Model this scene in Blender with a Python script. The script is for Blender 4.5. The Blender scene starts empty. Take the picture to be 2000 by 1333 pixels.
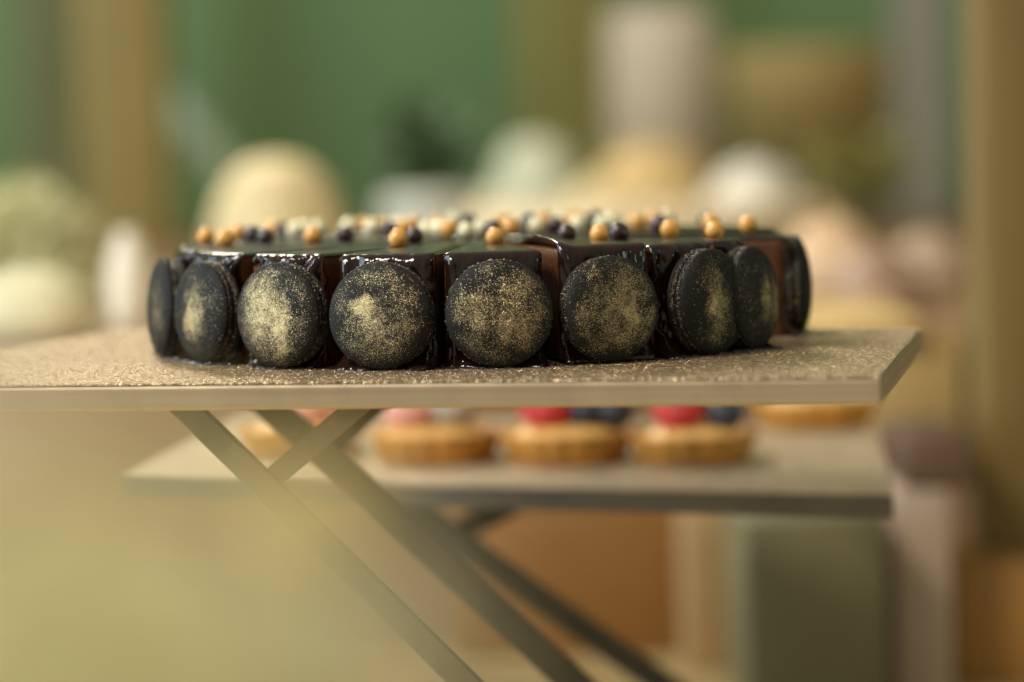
import bpy, bmesh, math, random
from mathutils import Vector, Matrix, noise
R = math.radians
random.seed(7)
scene = bpy.context.scene
C = scene.collection

# ------------------------------------------------------------------ camera
F_PX = 100.0 / 36.0 * 2000.0
ZC = 1.11
PITCH, ROLL = math.atan((666.5 - 235.0) / F_PX), R(1.6)
FW = Vector((0, math.cos(PITCH), -math.sin(PITCH)))
U0 = Vector((0, math.sin(PITCH), math.cos(PITCH)))
R0 = Vector((1, 0, 0))
UP = U0 * math.cos(ROLL) + R0 * math.sin(ROLL)
RT = R0 * math.cos(ROLL) - U0 * math.sin(ROLL)
CAM = Vector((0, 0, ZC))
cam_data = bpy.data.cameras.new('camera')
cam = bpy.data.objects.new('camera', cam_data)
C.objects.link(cam)
scene.camera = cam
cam.matrix_world = Matrix(((RT.x, UP.x, -FW.x, CAM.x), (RT.y, UP.y, -FW.y, CAM.y), (RT.z, UP.z, -FW.z, CAM.z), (0, 0, 0, 1)))
cam_data.lens = 100
cam_data.sensor_width = 36
cam_data.clip_start = 0.02
cam_data.clip_end = 60
cam_data.dof.use_dof = True
cam_data.dof.focus_distance = 1.2
cam_data.dof.aperture_fstop = 3.1

def ray(px, py): return FW * F_PX + RT * (px - 1000) - UP * (py - 666.5)
def at(px, py, d):                       # where a sight line meets the distance d
    v = ray(px, py); return CAM + v * (d / v.y)
def on(px, py, z):                       # where a sight line meets a level
    v = ray(px, py); return CAM + v * ((z - ZC) / v.z)
def m(px, d): return px * d / F_PX       # pixels to metres at a distance

PLATE_Z = ZC - 0.10454
TABLE_Z = 0.70

# ------------------------------------------------------------------ materials
def lin(c):
    c /= 255.0
    return c / 12.92 if c <= .04045 else ((c + .055) / 1.055) ** 2.4
def alb(r, g, b, L=.5):
    c = [lin(v) / L for v in (r, g, b)]; k = min(1., .82 / max(c)); return tuple(v * k for v in c) + (1,)

class N:
    """small node helper"""
    def __init__(s, name):
        s.mat = bpy.data.materials.new(name); s.mat.use_nodes = True
        s.t = s.mat.node_tree; s.n = s.t.nodes; s.b = s.n['Principled BSDF']
    def add(s, kind, **kw):
        nd = s.n.new(kind)
        for k, v in kw.items(): setattr(nd, k, v)
        return nd
    def put(s, sock, v):
        if isinstance(v, bpy.types.NodeSocket): s.t.links.new(v, sock)
        else: sock.default_value = v
    def math(s, op, a, b=0.0, c=0.0, clamp=False):
        nd = s.add('ShaderNodeMath', operation=op, use_clamp=clamp)
        s.put(nd.inputs[0], a); s.put(nd.inputs[1], b); s.put(nd.inputs[2], c)
        return nd.outputs[0]
    def vmath(s, op, a, b=(0, 0, 0)):
        nd = s.add('ShaderNodeVectorMath', operation=op)
        s.put(nd.inputs[0], a); s.put(nd.inputs[1], b)
        return nd.outputs['Value'] if op == 'LENGTH' else nd.outputs[0]
    def obj(s): return s.add('ShaderNodeTexCoord').outputs['Object']
    def noise(s, vec, scale, detail=3, rough=.55, out='Fac'):
        nd = s.add('ShaderNodeTexNoise'); s.put(nd.inputs['Vector'], vec)
        nd.inputs['Scale'].default_value = scale; nd.inputs['Detail'].default_value = detail; nd.inputs['Roughness'].default_value = rough
        return nd.outputs[out]
    def voro(s, vec, scale, out='Color', feature='F1'):
        nd = s.add('ShaderNodeTexVoronoi', feature=feature); s.put(nd.inputs['Vector'], vec); nd.inputs['Scale'].default_value = scale
        return nd.outputs[out]
    def rng(s, v, a, b, c=0., d=1., smooth=False):
        nd = s.add('ShaderNodeMapRange', interpolation_type='SMOOTHSTEP' if smooth else 'LINEAR', clamp=True)
        s.put(nd.inputs[0], v)
        for k, x in zip((1, 2, 3, 4), (a, b, c, d)): nd.inputs[k].default_value = x
        return nd.outputs[0]
    def mix(s, f, a, b):
        nd = s.add('ShaderNodeMix', data_type='RGBA'); s.put(nd.inputs[0], f); s.put(nd.inputs[6], a); s.put(nd.inputs[7], b)
        return nd.outputs[2]
    def bump(s, h, strength=.5, dist=.001, normal=None):
        nd = s.add('ShaderNodeBump'); s.put(nd.inputs['Height'], h)
        nd.inputs['Strength'].default_value = strength; nd.inputs['Distance'].default_value = dist
        if normal is not None: s.put(nd.inputs['Normal'], normal)
        return nd.outputs[0]
    def sep(s, v):
        nd = s.add('ShaderNodeSeparateXYZ'); s.put(nd.inputs[0], v); return nd.outputs
    def set(s, **kw):
        names = dict(color='Base Color', metal='Metallic', rough='Roughness', normal='Normal', coat='Coat Weight', coat_rough='Coat Roughness',
                     sss='Subsurface Weight', sheen='Sheen Weight', spec='Specular IOR Level', ior='IOR', trans='Transmission Weight')
        for k, v in kw.items(): s.put(s.b.inputs[names[k]], v)
        return s.mat

def simple(name, col, rough=.6, var=.25, scale=6., bump=.2, **kw):
    """a painted or baked surface with uneven tone and a little relief"""
    q = N(name); o = q.obj()
    n1 = q.noise(o, scale, 5); n2 = q.noise(o, scale * 9, 3)
    dark = tuple(c * (1 - var) for c in col[:3]) + (1,); light = tuple(min(.9, c * (1 + var)) for c in col[:3]) + (1,)
    q.set(color=q.mix(q.rng(n1, .3, .7), dark, light), rough=q.rng(n2, .3, .7, max(.02, rough - .1), min(1, rough + .1)), normal=q.bump(n2, bump, .002), **kw)
    return q.mat

def wood(name, col, scale=3.):
    q = N(name); o = q.obj()
    mp = q.add('ShaderNodeMapping'); q.put(mp.inputs[0], o); mp.inputs['Scale'].default_value = (9, 9, .7)
    n1 = q.noise(mp.outputs[0], scale, 6, .6)
    q.set(color=q.mix(q.rng(n1, .3, .7), tuple(c * .72 for c in col[:3]) + (1,), tuple(min(.9, c * 1.25) for c in col[:3]) + (1,)), rough=.55, normal=q.bump(n1, .3, .003))
    return q.mat

def glaze_mat():
    q = N('mirror_chocolate_glaze'); o = q.obj(); nz = q.sep(q.add('ShaderNodeNewGeometry').outputs['Normal'])[2]
    n = q.noise(o, 160, 2); n2 = q.noise(o, 900, 2); drip = q.noise(q.vmath('MULTIPLY', o, (300, 300, 130)), 1, 2, .5)
    flat = q.rng(nz, .6, .95)
    side = q.bump(q.math('MULTIPLY', drip, q.rng(nz, .5, .9, 1, 0)), .42, .0022)
    q.set(color=q.mix(n, (.009, .0042, .0026, 1), (.022, .0105, .006, 1)), rough=q.rng(nz, .6, .95, .05, .26), ior=1.44,
          normal=q.bump(n, .12, .0015, q.bump(n2, .05, .0004, side)))
    return q.mat
def sponge_mat():
    q = N('cut_chocolate_mousse'); o = q.obj()
    n = q.noise(o, 420, 5, .7); z = q.sep(o)[2]; v = q.voro(o, 900, 'Distance')
    lay = q.noise(q.vmath('MULTIPLY', o, (60, 60, 260)), 1, 2)
    c1 = q.mix(q.rng(n, .3, .7), (.050, .019, .007, 1), (.13, .046, .014, 1))
    c2 = q.mix(q.rng(lay, .35, .65), c1, q.mix(n, (.045, .015, .005, 1), (.12, .038, .010, 1)))
    q.set(color=c2, rough=.6, sss=.1, spec=.18, normal=q.bump(n, .6, .001, q.bump(v, .3, .0006)))
    q.b.inputs['Subsurface Radius'].default_value = (.004, .0015, .0008)
    return q.mat
def plate_mat(grain):
    q = N('gold_card_grain' if grain else 'gold_board_edge'); o = q.obj()
    if grain:
        v = q.voro(o, 760, 'Distance'); vc = q.voro(o, 760, 'Color'); n = q.noise(o, 1500, 3); big = q.noise(o, 22, 4)
        sp = q.sep(vc)
        col = q.mix(q.rng(sp[0], .1, .9), (.27, .18, .095, 1), (.84, .64, .39, 1))
        col = q.mix(q.rng(big, .3, .7, 0, .4), col, (.46, .32, .19, 1))
        q.set(color=col, metal=.8, rough=q.rng(sp[1], 0, 1, .16, .4),
              normal=q.vmath('NORMALIZE', q.vmath('ADD', q.bump(v, .7, .0018, q.bump(n, .4, .0006)), q.vmath('MULTIPLY', q.vmath('SUBTRACT', vc, (.5, .5, .5)), (1.35, 1.35, .5)))))
    else:
        st = q.noise(q.vmath('MULTIPLY', o, (3, 3, 700)), 1, 3); s2 = q.noise(o, 40, 4); s3 = q.noise(q.vmath('MULTIPLY', o, (60, 60, 5)), 1, 2)
        col = q.mix(q.rng(st, .3, .7), (.47, .37, .245, 1), (.57, .46, .31, 1))
        col = q.mix(q.rng(s2, .55, .74, 0, .5), col, (.33, .27, .19, 1))
        q.set(color=col, metal=.8, rough=q.rng(s3, .3, .7, .3, .42), normal=q.bump(st, .12, .0006))
    return q.mat
def pearl_mat(name, a, b, rough):
    q = N(name); o = q.obj(); n = q.noise(o, 420, 4)
    q.set(color=q.mix(q.rng(n, .3, .7), a, b), rough=q.rng(n, .3, .7, rough, rough + .12), coat=.3, coat_rough=.06, sss=.12, normal=q.bump(q.noise(o, 700, 2), .06, .0006))
    q.b.inputs['Subsurface Radius'].default_value = (.002, .001, .0005)
    return q.mat
SHELL = (.0115, .0118, .0108, 1)
def shell_mat(name, patches=(), base=0., seed=0., warm=0.):
    """charcoal macaron shell; gold lustre dust brushed over it, patches = (x, y, rx, ry, amount)"""
    q = N(name); o0 = q.obj()
    o = q.vmath('ADD', o0, (seed * .37, seed * .21, seed * .13))
    wob = q.vmath('MULTIPLY', q.vmath('SUBTRACT', q.noise(o, 110, 4, .6, 'Color'), (.5, .5, .5)), (.016, .016, 0))
    ow = q.vmath('ADD', o0, wob)
    dens = None
    for (cx, cy, rx, ry, amt) in patches:
        l = q.vmath('LENGTH', q.vmath('MULTIPLY', q.vmath('SUBTRACT', ow, (cx, cy, 0)), (1 / rx, 1 / ry, 0)))
        p = q.rng(l, .1, 1.1, amt, 0, True)
        dens = p if dens is None else q.math('MAXIMUM', dens, p)
    if dens is None: dens = q.math('ADD', 0., 0.)
    patchy = q.rng(q.noise(o, 230, 4, .65), .32, .68, .35, 1.25)
    rim = q.rng(q.vmath('LENGTH', q.vmath('MULTIPLY', o0, (1, 1, 0))), .0175, .0222, 1, .15, True)
    bs = q.math('MULTIPLY', q.math('MULTIPLY', base, rim), q.rng(q.noise(o, 95, 3), .38, .62, .15, 1.2))
    dens = q.math('MULTIPLY', q.math('ADD', dens, bs), patchy, clamp=True)
    v1 = q.voro(o, 3900); s1 = q.sep(v1); v2 = q.voro(o, 6800); s2 = q.sep(v2)
    hit = q.math('MAXIMUM', q.math('LESS_THAN', s1[0], q.math('MULTIPLY', dens, .36)), q.math('LESS_THAN', s2[0], q.math('MULTIPLY', dens, .62)))
    brush = q.noise(q.vmath('MULTIPLY', o, (420, 130, 420)), 1, 3)
    film = q.math('MULTIPLY', q.math('MULTIPLY', q.math('POWER', dens, 1.6), q.rng(brush, .3, .7, .3, .85)), .62, clamp=True)
    k = q.math('MAXIMUM', q.math('MULTIPLY', hit, .95), film)
    gold = q.mix(s1[1], (.33, .22, .08, 1), (.78, .64, .36, 1))
    cloud = q.noise(o, 60, 4); fine = q.noise(o, 1300, 3)
    dusty = q.mix(q.rng(cloud, .35, .7), SHELL, (.020, .0195, .0165, 1))
    q.set(color=q.mix(k, dusty, gold), metal=q.math('MULTIPLY', k, .82), rough=q.rng(k, 0, 1, .68, .38), spec=.13)
    b1 = q.bump(fine, .25, .0003); b2 = q.bump(q.noise(o, 170, 3), .2, .0008, b1)
    tilt = q.vmath('MULTIPLY', q.vmath('SUBTRACT', v2, (.5, .5, .5)), q.math('MULTIPLY', hit, .9))
    q.set(normal=q.vmath('NORMALIZE', q.vmath('ADD', b2, tilt)))
    return q.mat

M_GLAZE, M_SPONGE = glaze_mat(), sponge_mat()
M_TOP, M_EDGE = plate_mat(True), plate_mat(False)
def foot_mat():
    q = N('macaron_foot'); o = q.obj(); v = q.voro(o, 2600); h = q.math('LESS_THAN', q.sep(v)[0], .09); b = q.voro(o, 1100, 'Distance')
    q.set(color=q.mix(h, (.016, .014, .012, 1), (.5, .36, .15, 1)), metal=q.math('MULTIPLY', h, .8), rough=.45, normal=q.bump(b, .9, .0012))
    return q.mat
M_FOOT = foot_mat()
M_FILL = simple('chocolate_filling', (.016, .009, .007, 1), .3, .3, 300, .3)
M_PEARL = {'c': pearl_mat('caramel_pearl', (.60, .27, .045, 1), (.72, .38, .085, 1), .2),
           'w': pearl_mat('ivory_pearl', (.68, .60, .34, 1), (.76, .70, .46, 1), .22),
           'd': pearl_mat('dark_pearl', (.024, .010, .008, 1), (.046, .020, .016, 1), .28)}

# ------------------------------------------------------------------ builders
def link(name, bm, mat, parent=None, smooth=True, mods=()):
    me = bpy.data.meshes.new(name); bm.normal_update(); bm.to_mesh(me); bm.free()
    for mm in (mat if isinstance(mat, (list, tuple)) else [mat]): me.materials.append(mm)
    if smooth:
        for p in me.polygons: p.use_smooth = True
    o = bpy.data.objects.new(name, me); C.objects.link(o)
    if parent: o.parent = parent
    return o
def tag(o, label=None, cat=None, group=None, kind=None):
    if label: o['label'] = label
    if cat: o['category'] = cat
    if group: o['group'] = group
    if kind: o['kind'] = kind
    return o
def thing(name, loc=(0, 0, 0), rz=0.):
    o = bpy.data.objects.new(name, None); C.objects.link(o); o.location = loc; o.rotation_euler = (0, 0, rz); o.empty_display_size = .01
    return o
def lathe(prof, seg=64, wob=0., seed=0., freq=3.):
    """profile of (r, z) turned about z"""
    bm = bmesh.new(); rings = []
    for r, z in prof:
        if r < 1e-6: rings.append([bm.verts.new((0, 0, z))]); continue
        ring = []
        for k in range(seg):
            a = 2 * math.pi * k / seg
            rr = r * (1 + wob * noise.noise(Vector((math.cos(a) * freq + seed, math.sin(a) * freq, z * 40))))
            ring.append(bm.verts.new((rr * math.cos(a), rr * math.sin(a), z)))
        rings.append(ring)
    for A, B in zip(rings, rings[1:]):
        if len(A) == 1 and len(B) == 1: continue
        for k in range(seg):
            j = (k + 1) % seg
            if len(A) == 1: bm.faces.new((A[0], B[j], B[k]))
            elif len(B) == 1: bm.faces.new((A[k], A[j], B[0]))
            else: bm.faces.new((A[k], A[j], B[j], B[k]))
    bmesh.ops.recalc_face_normals(bm, faces=bm.faces)
    return bm
def box(sx, sy, sz, bev=.004, base=True):
    bm = bmesh.new(); bmesh.ops.create_cube(bm, size=1)
    for v in bm.verts: v.co = Vector((v.co.x * sx, v.co.y * sy, (v.co.z + (.5 if base else 0)) * sz))
    if bev: bmesh.ops.bevel(bm, geom=bm.edges[:], offset=bev, segments=2, affect='EDGES', profile=.5)
    return bm
def bar(a, b, w, t, side=Vector((0, 1, 0)), bev=.0008):
    """square bar from a to b; w across the view, t along `side`"""
    d = (b - a); L = d.length; d.normalize()
    y = (side - d * side.dot(d)).normalized(); x = y.cross(d)
    bm = box(w, t, L, bev)
    for v in bm.verts: v.co = a + x * v.co.x + y * v.co.y + d * v.co.z
    return bm
def prism(pts, z0, z1, bev=.0006):
    bm = bmesh.new()
    lo = [bm.verts.new((p[0], p[1], z0)) for p in pts]; hi = [bm.verts.new((p[0], p[1], z1)) for p in pts]
    bm.faces.new(lo[::-1]); bm.faces.new(hi)
    for k in range(len(pts)):
        j = (k + 1) % len(pts); bm.faces.new((lo[k], lo[j], hi[j], hi[k]))
    bmesh.ops.recalc_face_normals(bm, faces=bm.faces)
    if bev: bmesh.ops.bevel(bm, geom=bm.edges[:], offset=bev, segments=2, affect='EDGES', profile=.5)
    return bm
def blob(rx, ry, rz, amp=.12, freq=2.2, seed=0., sub=4):
    bm = bmesh.new(); bmesh.ops.create_icosphere(bm, subdivisions=sub, radius=1)
    for v in bm.verts:
        k = 1 + amp * noise.fractal(v.co * freq + Vector((seed, seed * .7, 0)), 1, 2, 3)
        v.co = Vector((v.co.x * rx * k, v.co.y * ry * k, v.co.z * rz * k))
    return bm

# ------------------------------------------------------------------ the upper stand
TH = .0104
rf = on(1722, 740, PLATE_Z); rb = on(1802, 644, PLATE_Z)
flx = on(60, 756, PLATE_Z); e = (flx - rf).normalized()
lf = rf + e * .455
lb = on(236, 645, PLATE_Z)
stand = tag(thing('cake_stand', (rf + lb) / 2 - Vector((0, 0, PLATE_Z - TABLE_Z))), 'gold topped rectangular cake stand on crossed metal legs, carrying the black cake', 'cake stand')
O = stand.location.copy()
def rel(bm):
    for v in bm.verts: v.co -= O
    return bm
pts = [rf, rb, lb, lf]
brd = prism(pts, PLATE_Z - TH, PLATE_Z, .0014)
b_o = link('board', rel(brd), [M_EDGE], stand, smooth=False)
# textured gold card lying on the board's top
cen = sum((Vector(p) for p in pts), Vector()) / 4
ins = [Vector(p) + (cen - Vector(p)).normalized() * .0012 for p in pts]
card = prism(ins, PLATE_Z + .0002, PLATE_Z + .0008, 0)
link('gold_card', rel(card), [M_TOP], stand, smooth=False)
CARD_Z = PLATE_Z + .0008
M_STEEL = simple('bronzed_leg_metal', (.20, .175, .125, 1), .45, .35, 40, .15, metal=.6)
def leg_pair(points, d, name='leg'):
    for (x0, y0, x1, y1, w) in points:
        a = at(x0, y0, d); b = at(x1, y1, d)
        link(name, rel(bar(a, b, m(w, d), .009)), M_STEEL, stand, smooth=False)
zt = PLATE_Z - TH
def to_z(x0, y0, x1, y1, d, z):
    a, b = at(x0, y0, d), at(x1, y1, d); k = (z - a.z) / (b.z - a.z); return a + (b - a) * k
def leg(x0, y0, x1, y1, w, d, z_hi, z_lo, own, name='leg', mt=None, tk=.009, off=None):
    a = to_z(x0, y0, x1, y1, d, z_hi); b = to_z(x0, y0, x1, y1, d, z_lo) if z_lo is not None else at(x1, y1, d)
    bm = bar(a, b, m(w, d), tk)
    for v in bm.verts: v.co -= own.location
    return link(name, bm, mt or M_STEEL, own, smooth=False)
leg(378, 812, 908, 1333, 50, 1.222, zt + .004, TABLE_Z, stand)
leg(684, 806, 508, 956, 42, 1.2322, zt + .004, None, stand, 'brace')
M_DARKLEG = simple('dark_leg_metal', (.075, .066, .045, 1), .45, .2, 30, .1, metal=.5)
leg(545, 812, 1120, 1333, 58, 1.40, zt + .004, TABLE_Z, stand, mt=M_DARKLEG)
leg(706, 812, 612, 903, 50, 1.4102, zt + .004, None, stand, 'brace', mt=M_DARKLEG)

# ------------------------------------------------------------------ the cake
CK = Vector((m(946 - 1000, 1.3436), 1.3436, CARD_Z))
RC, HC = .1447, .0487
def pol(phi, r, z=0.): return Vector((CK.x + r * math.sin(phi), CK.y - r * math.cos(phi), CK.z + z))

def glaze_mesh(a0, a1, seed, lip=0., edge_amp=1., mid_amp=.35):
    """shiny skin over the top and the outer side of one slice, with a wavy side and a puddle at the foot"""
    bm = bmesh.new(); NT, prof = 46, []
    r0 = .012
    for k in range(22): prof.append((r0 + (RC - .005 - r0) * (k / 21.) ** .75, HC, 0))
    for k in range(1, 9):
        t = k / 8 * math.pi / 2; prof.append((RC - .005 + .005 * math.sin(t), HC - .005 + .005 * math.cos(t), k / 8))
    for k in range(1, 31): prof.append((RC, (HC - .005) * (1 - k / 30.), 1))
    grid = []
    am = (a0 + a1) / 2
    for i in range(NT + 1):
        t = i / NT; t2 = t * t * (3 - 2 * t) * .35 + t * .65
        phi = a0 + (a1 - a0) * t2
        edge = min(t2, 1 - t2) * (a1 - a0) * RC              # metres from the nearer cut
        col = []
        for r, z, side in prof:
            rr, zz = r, z
            arc = min(t2, 1 - t2) * (a1 - a0) * max(r, .001)
            if side > 0:
                q = Vector((phi * RC * 150 + seed * 9, seed * 3.1, z * 62))
                dr = noise.fractal(q, 1, 2.1, 3)
                q2 = Vector((phi * RC * 330 + seed * 5, seed * 1.7, z * 210))
                d2 = noise.noise(q2)
                near = math.exp(-(edge / .009) ** 2)
                low = math.exp(-((z - .010) / .010) ** 2)
                amp = mid_amp * 1.5 + 1.2 * edge_amp * near + .5 * low
                rr += side * (amp * .0013 * dr + (.55 * mid_amp + .6 * edge_amp * near) * .0009 * d2)
                if z < .011:                                     # foot: the glaze has run out onto the board
                    f = (1 - z / .011); run = .85 + .9 * noise.noise(Vector((phi * RC * 75 + seed, seed * 2, 0)))
                    rr += max(0.1, run) * .0125 * f ** 2.4
                rr -= side * .0028 * max(0, 1 - edge / .0045) ** 2
            else:
                zz += .00025 * noise.noise(Vector((r * 60 * math.cos(phi), r * 60 * math.sin(phi), seed)))
            if z > HC - .006:
                zz -= .0011 * max(0, 1 - arc / .0025) ** 2
                zz += .00035 * noise.noise(Vector((r * 160, seed, i * .05))) * math.exp(-(arc / .002) ** 2)
            if lip and z > HC - .006:
                wv = math.exp(-((phi - a0) * max(r, .02) / .0042) ** 2) * max(0, min(1, (r - RC + .075) / .03))
                wv *= .35 + .65 * max(0, min(1, (RC - r) / .022)) ** .8
                zz += lip * wv * (1 + .18 * noise.noise(Vector((r * 110, 2, 5))))
            if z > HC * .5: zz += (.0005 + .0006 * mid_amp) * side * (noise.noise(Vector((phi * RC * 240, seed * 4, 3))) + .6 * noise.noise(Vector((phi * RC * 620, seed * 4, 8))))
            col.append(bm.verts.new((pol(phi, rr, max(.0002, zz)) - CK)))
        grid.append(col)
    for i in range(NT):
        for k in range(len(prof) - 1):
            bm.faces.new((grid[i][k], grid[i + 1][k], grid[i + 1][k + 1], grid[i][k + 1]))
    bm.normal_update()
    if sum(f.normal.z for f in bm.faces) < 0: bmesh.ops.reverse_faces(bm, faces=bm.faces)
    return bm
def sponge_mesh(a0, a1, seed):
    """the inside of a slice: two flat cut faces, curved back"""
    bm = bmesh.new(); pts = []
    rr, zz = RC - .0026, HC - .0018
    nr, nz = 26, 14
    ina = .0005
    def face(a, sgn):
        g = []
        for i in range(nr + 1):
            r = .012 + (rr - .012) * i / nr; row = []
            for k in range(nz + 1):
                z = .0004 + (zz - .0004) * k / nz
                off = sgn * (ina + .0004 * noise.fractal(Vector((r * 90, z * 90, seed + a * 5)), 1, 2, 4))
                p = pol(a, r, z) - CK + Vector((math.cos(a), math.sin(a), 0)) * off
                row.append(bm.verts.new(p))
            g.append(row)
        for i in range(nr):
            for k in range(nz): bm.faces.new((g[i][k], g[i + 1][k], g[i + 1][k + 1], g[i][k + 1]))
        return g
    A, B = face(a0, 1), face(a1, -1)
    for i in range(nr):
        bm.faces.new((A[i][nz], A[i + 1][nz], B[i + 1][nz], B[i][nz])); bm.faces.new((A[i][0], A[i + 1][0], B[i + 1][0], B[i][0]))
    for k in range(nz):
        bm.faces.new((A[nr][k], A[nr][k + 1], B[nr][k + 1], B[nr][k])); bm.faces.new((A[0][k], A[0][k + 1], B[0][k + 1], B[0][k]))
    bmesh.ops.recalc_face_normals(bm, faces=bm.faces)
    return bm

ORD = ['first', 'second', 'third', 'fourth', 'fifth', 'sixth', 'seventh', 'eighth', 'ninth', 'tenth', 'eleventh', 'twelfth', 'thirteenth', 'fourteenth',
       'fifteenth', 'sixteenth', 'seventeenth', 'eighteenth', 'nineteenth', 'twentieth', 'twenty first', 'twenty second', 'twenty third', 'twenty fourth', 'twenty fifth', 'twenty sixth', 'twenty seventh', 'twenty eighth']
front = [(-85.5, -67.6, 0, 0, 0), (-66.6, -47.3, 0, 1.9, 1.7), (-43.7, -27.7, 0, 2.1, 1.7), (-25.0, -7.4, 0, 2.0, .4), (-6.1, 10.8, 0, .7, .12),
         (13.3, 30.3, .0042, 1.0, .3), (30.9, 45.6, 0, 2., 1.5), (46.5, 55.6, 0, 2., 1.4), (79.0, 97.0, 0, 1., .5)]
slab = ['glazed cake slice at the far left end, behind the edge-on first macaron', 'glazed cake slice with pale blue reflections behind the second macaron from the left',
        'glazed cake slice with rippled blue sheen behind the third macaron from the left', 'glazed cake slice with a drippy left corner behind the fourth macaron from the left',
        'smooth fronted glazed cake slice behind the largest, centre macaron', 'glazed cake slice with a raised glaze lip and bare brown side beside the centre slice',
        'glazed cake slice with sparkling lumpy glaze behind the seventh macaron from the left', 'narrow glazed cake slice beside the wide gap at the right of the cake',
        'cake slice at the far right showing its bare brown cut face']
back = [(97.8 + 19.6 * k, 97.8 + 19.6 * k + 18.9) for k in range(9)]
slices = []
for i, (a0, a1, lip, ea, ma) in enumerate(front):
    s = tag(thing('cake_slice', CK), slab[i], 'cake slice', 'slices of the black glazed cake')
    link('sponge', sponge_mesh(R(a0), R(a1), i * 3.3), M_SPONGE, s)
    g = link('glaze', glaze_mesh(R(a0), R(a1), i * 1.7 + .3, lip, ea or .8, ma or .6), M_GLAZE, s)
    md = g.modifiers.new('thickness', 'SOLIDIFY'); md.thickness = .0017; md.offset = -1
    if i == 8:
        s.location = CK + Vector((.001, 0, .0)); s.rotation_euler = (0, R(.9), 0)
    if i == 5: s.location = CK + Vector((.0006, -.0014, .0012))
    if i == 2: s.location = CK + Vector((-.0008, -.0006, 0))
    slices.append(s)
bl = ['at the right rear', 'second from the right at the rear', 'third from the right at the rear', 'fourth from the right at the rear', 'in the middle of the rear', 'fourth from the left at the rear', 'third from the left at the rear', 'second from the left at the rear', 'at the left rear']
for i, (a0, a1) in enumerate(back):
    s = tag(thing('cake_slice', CK), 'glazed cake slice ' + bl[i] + ' of the black cake', 'cake slice', 'slices of the black glazed cake')
    link('sponge', sponge_mesh(R(a0), R(a1), i * 2.3 + 40), M_SPONGE, s)
    g = link('glaze', glaze_mesh(R(a0), R(a1), i * 1.9 + 30.3, 0, 1., .5), M_GLAZE, s)
    md = g.modifiers.new('thickness', 'SOLIDIFY'); md.thickness = .0017; md.offset = -1

# ------------------------------------------------------------------ macarons leaning on the cake
RM = .0226
def shell_profile(z0, hz, n=30):
    p = []
    for k in range(n + 1):
        u = math.sin(k / n * math.pi / 2); r = RM * u
        p.append((r, z0 + hz * max(0., 1 - u ** 2.2) ** (1 / 1.75)))
    p += [(RM * .992, z0 - .0006), (RM * .96, z0 - .0009)]
    p[0] = (0, p[0][1])
    return p
def shell_bm(z0, hz, seed, flip=False):
    bm = lathe(shell_profile(z0, hz), 96, .012, seed, 1.2)
    for v in bm.verts:
        v.co.z += .00022 * noise.fractal(Vector((v.co.x * 130, v.co.y * 130, seed)), 1, 2, 3)
        if flip: v.co = Vector((v.co.x, -v.co.y, -v.co.z))
    return bm
def foot_bm(z0, z1, seed, flip=False):
    prof = [(RM * .90, z0), (RM * .98, z0), (RM * 1.0, z0 * .6 + z1 * .4), (RM * .99, z0 * .3 + z1 * .7), (RM * .95, z1), (RM * .90, z1)]
    bm = lathe(prof, 200)
    for v in bm.verts:
        r = math.hypot(v.co.x, v.co.y)
        if r > RM * .93:
            k = 1 + .045 * noise.noise(v.co * 900 + Vector((seed * 7, 0, 0))) + .02 * noise.noise(v.co * 2200)
            v.co.x *= k; v.co.y *= k; v.co.z += .0003 * noise.noise(v.co * 1100 + Vector((0, seed, 4)))
        if flip: v.co = Vector((v.co.x, -v.co.y, -v.co.z))
    return bm
# angle, tilt, dust patches in metres on the shell (x right, y up), overall sprinkle
mac = [(-72, 0, [(.010, .0, .010, .016, .2)], .08),
       (-53.5, 0, [(.002, -.001, .011, .016, .85), (.000, -.002, .0085, .010, 1.3)], .06),
       (-34.5, 0, [(-.005, .002, .014, .020, .85), (.004, -.004, .008, .018, 1.1)], .12),
       (-16, 0, [(-.0045, .0035, .0065, .0068, 1.2), (-.003, -.001, .011, .010, .42), (.004, -.008, .014, .011, .30)], .14),
       (3, 0, [(.006, .009, .011, .007, .26), (.005, -.005, .011, .012, .30), (-.006, -.002, .010, .014, .20)], .20),
       (21.3, 7, [(.005, -.002, .0075, .0065, 1.0), (.002, .004, .014, .012, .34), (.004, -.010, .013, .009, .24)], .24),
       (40.6, 9, [(-.0055, -.001, .005, .005, 1.2), (-.0045, .000, .009, .019, .55)], .05),
       (51.5, 8, [(-.001, -.001, .007, .012, .6), (.010, -.002, .008, .016, .4)], .05),
       (88, 0, [], .04)]
mlab = ['edge-on charcoal macaron at the far left end of the row', 'charcoal macaron with a soft cream gold smudge, second from the left',
        'charcoal macaron widely coated in pale gold dust, third from the left', 'charcoal macaron with a bright gold patch left of its centre, fourth from the left',
        'largest charcoal macaron at the centre, evenly speckled with sparse bronze gold dust', 'charcoal macaron with gold patch right of centre, just right of the central one',
        'narrow looking charcoal macaron with a vertical gold streak, third from the right', 'dim charcoal macaron seen nearly edge on, second from the right',
        'dark macaron seen edge on at the far right on the bare slice']
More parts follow.
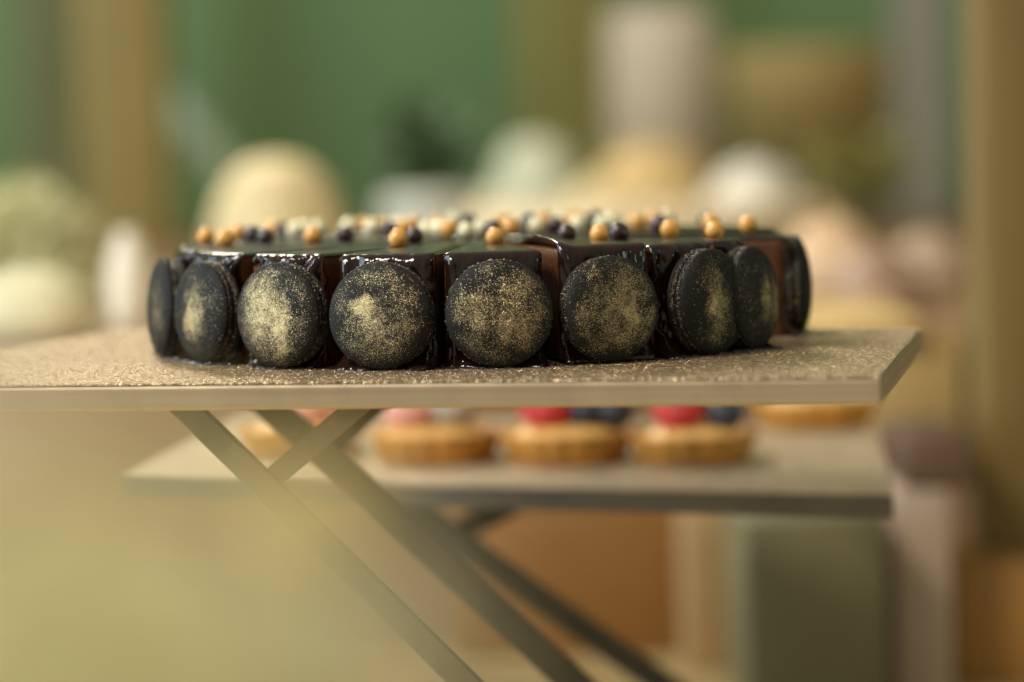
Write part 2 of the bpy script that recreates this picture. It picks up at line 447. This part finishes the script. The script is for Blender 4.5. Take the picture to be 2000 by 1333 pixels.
for i, (ang, tilt, pt, base) in enumerate(mac):
    ph = R(ang); rad = .1500
    pf = R(ang + tilt)
    n = Vector((math.sin(pf), -math.cos(pf), 0)); X = Vector((math.cos(pf), math.sin(pf), 0)); Z = Vector((0, 0, 1))
    p = pol(ph, rad, RM + .0003)
    if i == 8: p = pol(ph, .1452, RM + .0003)
    t = tag(thing('macaron'), mlab[i], 'macaron', 'black macarons around the cake')
    lean = R(-2.2 + random.uniform(-1.5, 1.5)); sz = random.uniform(.985, 1.02)
    n2 = n * math.cos(lean) - Z * math.sin(lean); Y2 = Z * math.cos(lean) + n * math.sin(lean)
    t.matrix_world = Matrix(((X.x, Y2.x, n2.x, p.x), (X.y, Y2.y, n2.y, p.y), (X.z, Y2.z, n2.z, p.z), (0, 0, 0, 1))) @ Matrix.Scale(sz, 4)
    link('shell', shell_bm(.0034, .0062, i * 1.3), shell_mat('gold_dusted_shell', pt, base, i + 1.), t)
    link('foot', foot_bm(.0007, .0032, i * 2.1), M_FOOT, t)
    link('filling', lathe([(0, .0010), (RM * .9, .0010), (RM * .945, .0005), (RM * .95, 0), (RM * .945, -.0005), (RM * .9, -.0010), (0, -.0010)], 72, .02, i), M_FILL, t)
    link('foot', foot_bm(.0007, .0032, i * 2.1 + 50, True), M_FOOT, t)
    link('shell', shell_bm(.0034, .0046, i * 1.3 + 9, True), shell_mat('plain_shell', (), .06, i + 20.), t)

# ------------------------------------------------------------------ chocolate pearls strewn over the top
pearls = [(402, 463, 'c'), (439, 469, 'c'), (463, 454, 'c'), (493, 459, 'd'), (518, 463, 'd'), (553, 449, 'd'), (549, 441, 'c'), (576, 451, 'w'), (597, 449, 'w'), (622, 441, 'w'),
          (611, 462, 'c'), (682, 436, 'w'), (700, 441, 'c'), (674, 459, 'd'), (727, 446, 'w'), (746, 430, 'c'), (767, 428, 'w'), (760, 448, 'd'), (789, 445, 'c'), (803, 431, 'c'),
          (778, 468, 'c'), (809, 461, 'd'), (832, 448, 'w'), (856, 448, 'w'), (876, 449, 'c'), (884, 426, 'w'), (861, 425, 'c'), (907, 433, 'd'), (911, 451, 'w'), (940, 445, 'w'),
          (967, 463, 'c'), (963, 448, 'd'), (981, 431, 'c'), (997, 445, 'c'), (1032, 434, 'd'), (1048, 443, 'w'), (1065, 429, 'c'), (1079, 442, 'd'), (1096, 426, 'w'), (1113, 429, 'c'),
          (1131, 437, 'w'), (1107, 456, 'd'), (1160, 425, 'd'), (1176, 438, 'w'), (1196, 432, 'w'), (1171, 459, 'c'), (1209, 455, 'd'), (1245, 433, 'c'), (1287, 439, 'd'), (1303, 426, 'w'),
          (1280, 429, 'c'), (1309, 450, 'c'), (1379, 429, 'd'), (1396, 451, 'c'), (1388, 436, 'c'), (1461, 439, 'c')]
PR = .0044
words = {'c': 'caramel', 'd': 'dark chocolate', 'w': 'ivory white'}
order = {k: sorted([p[0] for p in pearls if p[2] == k]) for k in 'cdw'}
macx = [325, 400, 550, 748, 980, 1200, 1382, 1482, 1565]
protos, placed = {}, []
for (px, py, k) in pearls:
    pos = on(px, py, CK.z + HC + PR * .66)
    d = pos - CK; d.z = 0
    if d.length > RC - .006:                                   # keep it on the cake: walk along the sight line
        v = ray(px, py); best = None
        for q in range(200):
            yy = CK.y - RC + 2 * RC * q / 199; xx = v.x / v.y * yy
            r_ = math.hypot(xx - CK.x, yy - CK.y)
            if r_ < RC - .006 and (best is None or abs(yy - pos.y) < best[0]): best = (abs(yy - pos.y), xx, yy)
        if best: d = Vector((best[1] - CK.x, best[2] - CK.y, 0))
        else: d *= (RC - .006) / d.length
    x, y = CK.x + d.x, CK.y + d.y
    for _ in range(20):                                        # no two pearls share a spot
        for (qx, qy) in placed:
            dx, dy = x - qx, y - qy; L = math.hypot(dx, dy)
            if L < 2 * PR:
                sgn = 1 if dy >= 0 else -1
                x += (.0006 if dx >= 0 else -.0006); y += sgn * .0012
    placed.append((x, y))
    if k not in protos:
        bm = bmesh.new(); bmesh.ops.create_uvsphere(bm, u_segments=32, v_segments=20, radius=PR)
        for v in bm.verts: v.co *= 1 + .025 * noise.noise(v.co * 300)
        o = link('chocolate_pearl', bm, M_PEARL[k]); protos[k] = o
    else:
        o = protos[k].copy(); C.objects.link(o)
    sc = random.uniform(.95, 1.07); o.scale = (sc, sc, sc * .97)
    o.location = (x, y, CK.z + HC + PR * sc * .68)
    o.rotation_euler = (random.uniform(0, 6), random.uniform(0, 6), random.uniform(0, 6))
    row = 'near the front rim' if py > 454 else ('midway back' if py > 437 else 'at the far rim')
    near = min(range(9), key=lambda q: abs(macx[q] - px))
    tag(o, '%s pearl %s above %s macaron, %s %s pearl counted from left' % (words[k], row, ORD[near], ORD[order[k].index(px)], words[k].split()[0]), 'pearl', 'chocolate pearls on the cake')

# ------------------------------------------------------------------ lower stand with fruit tarts
LZ = ZC - .194
q_rf = on(1745, 966, LZ); q_lf = on(240, 936, LZ); q_lb = on(480, 812, LZ); q_rb = on(1715, 838, LZ)
M_LOW = simple('gold_tray_top', (.44, .335, .205, 1), .5, .25, 60, .4, metal=.4); M_LOWE = simple('tray_edge', (.115, .095, .06, 1), .6, .2, 20, .1, metal=.2)
low = tag(thing('cake_stand', (q_rf + q_lb) / 2 - Vector((0, 0, LZ - TABLE_Z))), 'lower gold tray stand holding berry tarts, behind and beneath the cake stand', 'cake stand')
bm = prism([q_rf, q_rb, q_lb, q_lf], LZ - .0125, LZ - .0008, .001)
for v in bm.verts: v.co -= low.location
link('board', bm, M_LOWE, low, smooth=False)
bm = prism([q_rf, q_rb, q_lb, q_lf], LZ - .0007, LZ, 0)
for v in bm.verts: v.co -= low.location
link('gold_card', bm, M_LOW, low, smooth=False)
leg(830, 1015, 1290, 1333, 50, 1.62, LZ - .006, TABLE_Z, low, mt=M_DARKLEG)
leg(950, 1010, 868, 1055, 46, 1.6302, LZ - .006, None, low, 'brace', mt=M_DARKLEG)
M_CRUST = simple('baked_crust', (.56, .255, .04, 1), .5, .35, 80, .6)
M_CREAM = simple('custard_cream', (.70, .40, .12, 1), .4, .15, 60, .3)
M_STRAW = simple('strawberry_red', (.58, .035, .035, 1), .3, .3, 200, .5)
M_BLUE = simple('blueberry_skin', (.030, .034, .048, 1), .45, .3, 120, .2)
M_PINK = simple('pink_fruit', (.75, .36, .30, 1), .4, .2, 60, .2)
M_GREY = simple('grey_sugar_fruit', (.42, .38, .32, 1), .5, .2, 60, .3)
def tart(px, py, r_px, name_lab, berries):
    p = on(px, py, LZ); d = p.y; r = m(r_px, d)
    p = p + Vector((0, r * .8, 0))
    t = tag(thing('fruit_tart', p), name_lab, 'tart', 'fruit tarts on the lower tray')
    h = r * .44
    bm = lathe([(0, 0), (r * .80, 0), (r * .84, h * .1), (r * .97, h * .85), (r, h), (r * .95, h * 1.03), (r * .88, h * .9), (r * .86, h * .7), (0, h * .7)], 72)
    for v in bm.verts:
        a = math.atan2(v.co.y, v.co.x); rr = math.hypot(v.co.x, v.co.y)
        if rr > r * .7: v.co.x *= 1 + .03 * math.cos(a * 18); v.co.y *= 1 + .03 * math.cos(a * 18)
    link('crust', bm, M_CRUST, t)
    link('custard', lathe([(r * .855, h * .71), (r * .85, h * .85), (r * .6, h * 1.15), (0, h * 1.3)], 48, .03, px), M_CREAM, t)
    for (dx, kind, bn, lab) in berries:
        if kind in ('s', 'p', 'g'):
            o = link(bn, blob(r * .42, r * .36, r * .38, .06, 2, px), {'s': M_STRAW, 'p': M_PINK, 'g': M_GREY}[kind]); zz = h * 1.15 + r * .33
        else:
            o = link(bn, blob(r * .30, r * .29, r * .28, .03, 2, px), M_BLUE); zz = h * 1.15 + r * .22
        o.location = p + Vector((dx * r, -.1 * r, zz))
        tag(o, lab, 'berry', 'berries on the tarts')
tart(580, 902, 125, 'leftmost fruit tart, half hidden behind the crossed stand legs', [(.2, 'p', 'fruit_slice', 'pale pink fruit on the tart behind the crossed legs')])
tart(850, 912, 136, 'fruit tart topped with pink and grey fruit, second from the left', [(-.35, 'p', 'fruit_slice', 'pale pink fruit left on the pink and grey tart'), (.25, 'g', 'fruit_slice', 'greyish fruit right on the pink and grey tart')])
tart(1110, 912, 136, 'fruit tart with red strawberry and dark berries, middle of the lower tray', [(-.28, 's', 'strawberry', 'red strawberry on the middle tart of the lower tray'), (.28, 'b', 'blueberry', 'dark blueberry beside the strawberry on the middle tart'), (.72, 'b', 'blueberry', 'dark blueberry at the right edge of the middle tart')])
tart(1362, 912, 130, 'fruit tart with strawberry and blueberry, right end of the front row', [(-.22, 's', 'strawberry', 'red strawberry on the right end tart of the front row'), (.48, 'b', 'blueberry', 'dark blueberry on the right end tart of the front row')])
tart(1605, 842, 125, 'plain golden tart with no berries at the right rear of the lower tray', [])

# ------------------------------------------------------------------ setting and background
def put(o, p, rz=0.): o.location = p; o.rotation_euler = (0, 0, rz); return o
floor = put(link('floor', box(12, 14, .1, 0), simple('floor_boards', alb(150, 115, 70), .6, .2, 2)), (0, 4, -.1)); tag(floor, kind='structure')
wall = put(link('wall', box(9, .1, 4.5, 0), simple('green_paint', alb(112, 142, 98, .44), .7, .06, .9, .1)), (0, 6.2, 0)); tag(wall, kind='structure')
tab = tag(thing('table', (0, 1.15, 0)), 'tan wooden table the stands rest on', 'table')
put(link('table_top', box(2.2, 2.2, .03, .003), wood('table_wood', alb(140, 120, 80)), tab), (0, 0, TABLE_Z - .0302))
for sx in (-1, 1):
    for sy in (-1, 1): put(link('leg', box(.06, .06, TABLE_Z - .031, .003), wood('table_leg_wood', alb(120, 90, 55)), tab), (sx * 1.0, sy * 1.0, 0))

def stand_on(name, px, ytop, ybot, wpx, d, bmf, mat, label, cat, group=None, rz=0.):
    """a background thing with the height and width it shows at its distance"""
    p = at(px, ybot, d); h = (at(px, ytop, d) - p).z; w = m(wpx, d)
    o = put(link(name, bmf(w, h), mat), p, rz); tag(o, label, cat, group); return o
def post(px, w, d, col, label):
    p = at(px, 600, d); ww = m(w, d)
    o = put(link('timber_post', box(ww, ww * .8, 3.4, .008), wood('post_wood', col)), (p.x, p.y, 0)); tag(o, label, 'post', 'timber posts in the background'); return o
post(262, 170, 4.3, alb(112, 98, 50), 'brown timber post in front of the green wall, above the left macarons')
post(120, 120, 5.4, alb(104, 106, 66), 'olive timber post just left of the brown one at the left')
post(1110, 190, 5.7, alb(130, 124, 66), 'olive timber post in front of the wall above the middle of the cake')
post(1985, 175, 2.08, alb(86, 70, 34), 'brown timber post at the right edge of the picture')
post(1805, 110, 4.9, alb(122, 118, 100), 'grey weathered post beside the brown one at the right')

# long riser behind, with a cloth, that carries the far cakes
SZ = ZC - .172
p0 = at(640, 600, 2.25); p1 = at(1880, 600, 2.25)
ris = put(link('serving_counter', box(3.6, 2.5, SZ - .002, .006), simple('counter_panel', alb(98, 74, 48), .6, .2, 3)), (.3, 3.45, 0)); tag(ris, 'brown wooden serving counter behind the stands', 'counter')
def on_counter(px, d):
    p = at(px, 500, d); return Vector((p.x, p.y, SZ))
def far(name, px, d, ytop, wpx, shape, col, label, cat, rough=.6, rz=0., group=None, dep=1., mt=None):
    p = on_counter(px, d); h = at(px, ytop, d).z - SZ; w = m(wpx, d)
    if shape == 'dome': bm = lathe([(0, 0), (w * .48, 0)] + [(w / 2 * math.cos(a) ** .8, h * (.25 + .75 * math.sin(a))) for a in [k / 14 * math.pi / 2 for k in range(14)]] + [(0, h)], 56, .04, px)
    elif shape == 'jar': bm = lathe([(0, 0), (w * .42, 0), (w * .5, h * .06), (w * .5, h * .62), (w * .46, h * .75), (w * .3, h * .86), (w * .3, h * .9), (w * .36, h * .92), (w * .36, h), (0, h)], 56)
    elif shape == 'cake': bm = lathe([(0, 0), (w * .5, 0), (w * .5, h * .85), (w * .46, h), (0, h)], 64, .02, px)
    elif shape == 'box': bm = box(w, w * dep, h, min(.01, h * .1))
    elif shape == 'mound':
        bm = blob(w / 2, w / 2 * dep, h, .08, 1.6, px)
        for v in bm.verts: v.co.z = max(0, v.co.z)
    o = put(link(name, bm, mt or simple(name + '_surface', col, rough, .15, 25, .3)), p, rz); tag(o, label, cat, group); return o
far('dome_cake', 545, 2.75, 306, 285, 'dome', alb(240, 212, 156, .72), 'cream yellow dome cake behind the left of the black cake', 'cake')
far('layer_cake', 1240, 3.5, 402, 700, 'cake', alb(236, 210, 166, .66), 'wide cream layer cake directly behind the pearls', 'cake')
far('meringue', 1475, 3.55, 312, 230, 'mound', alb(240, 228, 206, .6), 'white meringue mound right of the wide cream cake', 'dessert')
far('cream_puff', 1590, 3.5, 392, 150, 'mound', alb(222, 186, 138, .62), 'tan cream puff just right of the white meringue', 'pastry')
far('bread_loaf', 1285, 3.9, 278, 300, 'mound', alb(210, 176, 116, .64), 'golden loaf heaped behind the cake, left of the white meringue', 'bread', rz=.4, dep=.7)
far('sugared_bun', 1160, 3.6, 352, 150, 'mound', alb(216, 196, 150, .62), 'pale sugared bun between the grey green dessert and the golden loaf', 'pastry')
far('cream_dessert', 1050, 3.9, 262, 220, 'mound', alb(166, 168, 142, .6), 'grey green dessert mound left of the golden loaf', 'dessert')
far('sugared_bun', 965, 3.6, 372, 130, 'mound', alb(196, 188, 164, .6), 'greyish white bun left of the grey green dessert', 'pastry')
far('cream_cake', 55, 2.36, 530, 250, 'dome', alb(220, 208, 164, .6), 'pale cream rounded cake at the left edge beside the white vase', 'cake')
far('silver_bowl', 840, 3.5, 378, 190, 'cake', alb(150, 150, 136), 'low grey bowl behind the pearls at left of centre', 'bowl', .5)
# things on a taller shelf behind
SH = ZC + .02
far('ceramic_jar', 1300, 4.6, 14, 215, 'cake', alb(182, 166, 140), 'tall pale pinkish jar above the middle right of the cake', 'jar')
shelf = tag(thing('display_rack', (m(1590 - 1000, 5.2), 5.2, 0)), 'olive brown display rack carrying the wide tan basket at the right', 'rack')
zsh = at(1590, 285, 5.2).z
put(link('rack_board', box(m(380, 5.2), .3, .03, .004), wood('rack_wood', alb(112, 104, 58)), shelf), (0, 0, zsh - .03))
put(link('rack_body', box(m(340, 5.2), .24, zsh - .032, .003), wood('rack_body_wood', alb(104, 100, 62)), shelf), (0, 0, 0))
w_, h_ = m(330, 5.2), at(1585, 95, 5.2).z - zsh
bk = put(link('wicker_basket', lathe([(0, 0), (w_ * .44, 0), (w_ * .5, h_ * .9), (w_ * .5, h_), (w_ * .47, h_), (w_ * .43, h_ * .3), (0, h_ * .3)], 56), simple('wicker', alb(168, 142, 88), .7, .2, 40, .5)), (m(1585 - 1000, 5.2), 5.2, zsh + .0005))
tag(bk, 'wide tan basket between the pale jar and the grey post', 'basket')
# dark leafy plant, vases and sticks
def leafy(name, px, py, d, wpx, hpx, col, n, label, cat, leaf=.05, base=None):
    c = at(px, py, d); t = thing(name, (c.x, c.y, base if base is not None else SZ)); tag(t, label, cat)
    bm = bmesh.new(); rnd = random.Random(px)
    for k in range(n):
        v = Vector((rnd.gauss(0, 1), rnd.gauss(0, 1), rnd.gauss(0, 1))).normalized() * rnd.uniform(.3, 1)
        q = Vector((v.x * m(wpx, d) / 2, v.y * m(wpx, d) / 2, v.z * m(hpx, d) / 2)) + c - t.location
        a = Vector((rnd.uniform(-1, 1), rnd.uniform(-1, 1), rnd.uniform(-.3, 1))).normalized(); b = a.orthogonal().normalized(); L = leaf * rnd.uniform(.6, 1.2)
        mid = a.cross(b) * L * .08
        vs = [bm.verts.new(q), bm.verts.new(q + a * L * .5 + b * L * .22 + mid), bm.verts.new(q + a * L), bm.verts.new(q + a * L * .5 - b * L * .22 + mid)]
        bm.faces.new(vs)
    link('foliage', bm, simple(name + '_leaf', col, .5, .35, 20, .1), t)
    link('stem', lathe([(0, 0), (.008, 0), (.006, max(.05, c.z - t.location.z)), (0, max(.05, c.z - t.location.z))], 12), simple(name + '_stem', alb(90, 85, 50)), t)
    return t
leafy('potted_plant', 835, 305, 4.0, 170, 150, alb(70, 90, 60, .6), 300, 'dark green leafy plant against the green wall, left of centre', 'plant')
leafy('potted_plant', 1680, 330, 4.0, 170, 120, alb(112, 106, 56), 260, 'olive leafy plant at the right in front of the basket', 'plant')
leafy('flower_bush', 50, 545, 2.75, 300, 370, alb(190, 182, 134, .6), 3600, 'pale cream green leafy bouquet at the left edge above the pale rounded cake', 'plant', .022)
def vase_on(name, px, ytop, ybot, wpx, d, col, label, cat):
    p = at(px, ybot, d); h = at(px, ytop, d).z - p.z; w = m(wpx, d)
    o = put(link(name, lathe([(0, 0), (w * .3, 0), (w * .48, h * .25), (w * .5, h * .5), (w * .42, h * .78), (w * .25, h * .93), (w * .28, h), (0, h)], 48), simple(name + '_glaze', col, .4, .1, 12, .1)), (p.x, p.y, p.z)); tag(o, label, cat)
vase_on('white_vase', 258, 452, 655, 92, 2.25, alb(214, 200, 176, .62), 'white vase behind the left corner of the cake stand', 'vase')
a, b = at(350, 215, 4.6), at(455, 345, 4.5); d_ = (b - a).normalized()
rod = link('leaning_rod', bar(a - d_ * .05, on(470 + 250, 360 + 290, SZ) if False else b + d_ * .22, m(52, 4.5), .02), simple('pale_rod', alb(150, 164, 134), .5)); tag(rod, 'pale grey green rod leaning diagonally behind the cream dome', 'rod')
# right hand desserts
far('glazed_cake', 1712, 2.5, 480, 200, 'mound', alb(124, 98, 78), 'reddish brown glazed cake at the right behind the gold board', 'cake', .4)
far('pink_dessert', 1620, 2.75, 425, 210, 'mound', alb(186, 152, 116), 'pinkish beige dessert left of the reddish brown cake', 'dessert')
far('mauve_dessert', 1808, 2.75, 450, 170, 'mound', alb(142, 118, 96), 'dull mauve dessert right of the reddish brown cake', 'dessert')
# counter cloth, front panel and boxes to the lower right
bx = at(1715, 640, 2.12)
cl = put(link('serving_board', box(m(420, 2.1), .3, .012, .002), simple('serving_board_wood', alb(198, 160, 106), .5)), (at(1600, 640, 2.15).x, 2.3, SZ + .001)); tag(cl, 'pale cream serving board under the right hand desserts', 'board')
def slab_thing(name, x0, x1, y0, y1, d, dep, col, label, cat, rough=.6, mat=None):
    a, b = at(x0, y1, d), at(x1, y0, d); w = b.x - a.x
    c = at((x0 + x1) / 2, y1, d); top = at((x0 + x1) / 2, y0, d).z
    if y1 > 1280: c.z = TABLE_Z
    h = top - c.z
    o = put(link(name, box(w, dep, h, .004), mat or simple(name + '_paint', col, rough, .15, 8, .2)), (c.x, d + dep / 2, c.z)); tag(o, label, cat); return o
slab_thing('linen_cloth', 1690, 1880, 655, 850, 2.17, .02, alb(140, 116, 70), 'tan linen cloth hanging under the right hand desserts', 'cloth')
slab_thing('storage_box', 1765, 1900, 850, 955, 1.95, .12, alb(66, 48, 30), 'small dark brown box right of the lower tray', 'box')
ped = slab_thing('pedestal', 1752, 1862, 956, 1420, 1.95, .1, alb(132, 114, 96), 'greyish white pedestal carrying the small dark box', 'pedestal')
slab_thing('display_crate', 1468, 1735, 1012, 1420, 1.85, .2, alb(78, 72, 46), 'olive grey crate standing under the right end of the lower tray', 'crate')
slab_thing('support_post', 1345, 1455, 1005, 1420, 2.08, .08, alb(114, 90, 56), 'tan upright post left of the olive crate', 'post')
slab_thing('wooden_box', 1870, 2080, 1100, 1420, 2.0, .12, alb(116, 82, 36), 'orange brown wooden box in the bottom right corner', 'box')

# ------------------------------------------------------------------ blossoms right in front of the lens
def blossom(px, py, d, rpx, col, label, seed):
    c = at(px, py, d); r = m(rpx, d); t = tag(thing('blossom', c), label, 'flower', 'blossoms in the near foreground')
    bm = bmesh.new(); rnd = random.Random(seed)
    for ring, (nn, rr, up) in enumerate([(7, 1., .1), (6, .75, .35), (5, .5, .6)]):
        for k in range(nn):
            a = 2 * math.pi * (k + .5 * ring) / nn + rnd.uniform(-.1, .1); ca, sa = math.cos(a), math.sin(a)
            g = []
            for i in range(6):
                u = i / 5; row = []
                for j in range(5):
                    v = (j - 2) / 2 * (.42 * math.sin(math.pi * (.15 + .8 * u))) * rr
                    rad = rr * u; z = up * u * u * .45 + .15 * v * v
                    row.append(bm.verts.new(Vector(((rad * ca - v * sa) * r, -(z) * r + .002 * ring, (rad * sa + v * ca) * r))))
                g.append(row)
            for i in range(5):
                for j in range(4): bm.faces.new((g[i][j], g[i + 1][j], g[i + 1][j + 1], g[i][j + 1]))
    pet = link('petals', bm, simple('blossom_petal', col, .6, .12, 60, .1), t)
    sd = pet.modifiers.new('thick', 'SOLIDIFY'); sd.thickness = .0006
    t.rotation_euler = (R(-32), 0, 0)
    zz = TABLE_Z - c.z
    link('stem', lathe([(0, 0), (.0022, 0), (.0028, zz), (0, zz)], 12), simple('blossom_stem', alb(110, 120, 60)), t).rotation_euler = (R(32), 0, 0)
slab_thing('wooden_box', 880, 1340, 1000, 1290, 2.15, .04, alb(98, 66, 26), 'orange brown wooden box behind the dark crossed legs under the lower tray', 'box')
blossom(110, 1350, .26, 550, (.86, .74, .33, 1), 'large blurred yellow green blossom at the lower left in front of the lens', 1)
blossom(500, 1370, .27, 430, (.87, .76, .46, 1), 'blurred pale cream blossom at the bottom, right of the yellow green one', 2)
blossom(610, 975, .42, 110, (.84, .56, .14, 1), 'small blurred golden blossom in front of the crossed stand legs', 3)
blossom(-95, 800, .31, 195, (.72, .56, .40, 1), 'blurred pinkish brown blossom at the left edge', 4)

# ------------------------------------------------------------------ light
w = bpy.data.worlds.new('World'); scene.world = w; w.use_nodes = True
wt = w.node_tree; bg = wt.nodes['Background']
tc = wt.nodes.new('ShaderNodeTexCoord'); sp = wt.nodes.new('ShaderNodeSeparateXYZ'); wt.links.new(tc.outputs['Generated'], sp.inputs[0])
mr = wt.nodes.new('ShaderNodeMapRange'); wt.links.new(sp.outputs[0], mr.inputs[0]); mr.inputs[1].default_value = -1; mr.inputs[2].default_value = 1
cr = wt.nodes.new('ShaderNodeValToRGB'); wt.links.new(mr.outputs[0], cr.inputs[0])
cr.color_ramp.elements[0].color = (.46, .47, .47, 1); cr.color_ramp.elements[1].color = (.24, .225, .18, 1)
e_ = cr.color_ramp.elements.new(.5); e_.color = (.43, .395, .325, 1)
wt.links.new(cr.outputs[0], bg.inputs[0]); bg.inputs[1].default_value = 1.0

def area(name, loc, target, size, power, col, sy=None):
    l = bpy.data.lights.new(name, 'AREA'); l.energy = power; l.color = col; l.size = size
    if sy: l.shape = 'RECTANGLE'; l.size_y = sy
    o = bpy.data.objects.new(name, l); C.objects.link(o); o.location = loc
    o.rotation_euler = (Vector(target) - Vector(loc)).to_track_quat('-Z', 'Y').to_euler()
    return o
ct = (CK.x, CK.y, 1.05)
area('window_light', (-2.6, 1.2, 1.82), (-1.6, 1.2, 1.7), 1.7, 95, (.64, .84, 1.0), 3.2)
area('ceiling_light', (-.9, .75, 2.3), ct, .4, 27, (1., .92, .80))
area('back_window_light', (-.8, 3.7, 2.55), ct, .35, 34, (1., .9, .76), .6)
area('garden_window_light', (1.9, .75, 1.2), ct, .5, 4.5, (.72, 1.0, .86), .9)

scene.view_settings.view_transform = 'Standard'; scene.view_settings.look = 'None'; scene.view_settings.exposure = 0; scene.view_settings.gamma = 1
scene.render.engine = 'CYCLES'
cy = scene.cycles
cy.use_denoising = True
try: cy.denoiser = 'OPENIMAGEDENOISE'; cy.denoising_input_passes = 'RGB_ALBEDO_NORMAL'
except Exception: pass
cy.max_bounces = 8; cy.sample_clamp_indirect = 6
scene.world.light_settings.distance = 1
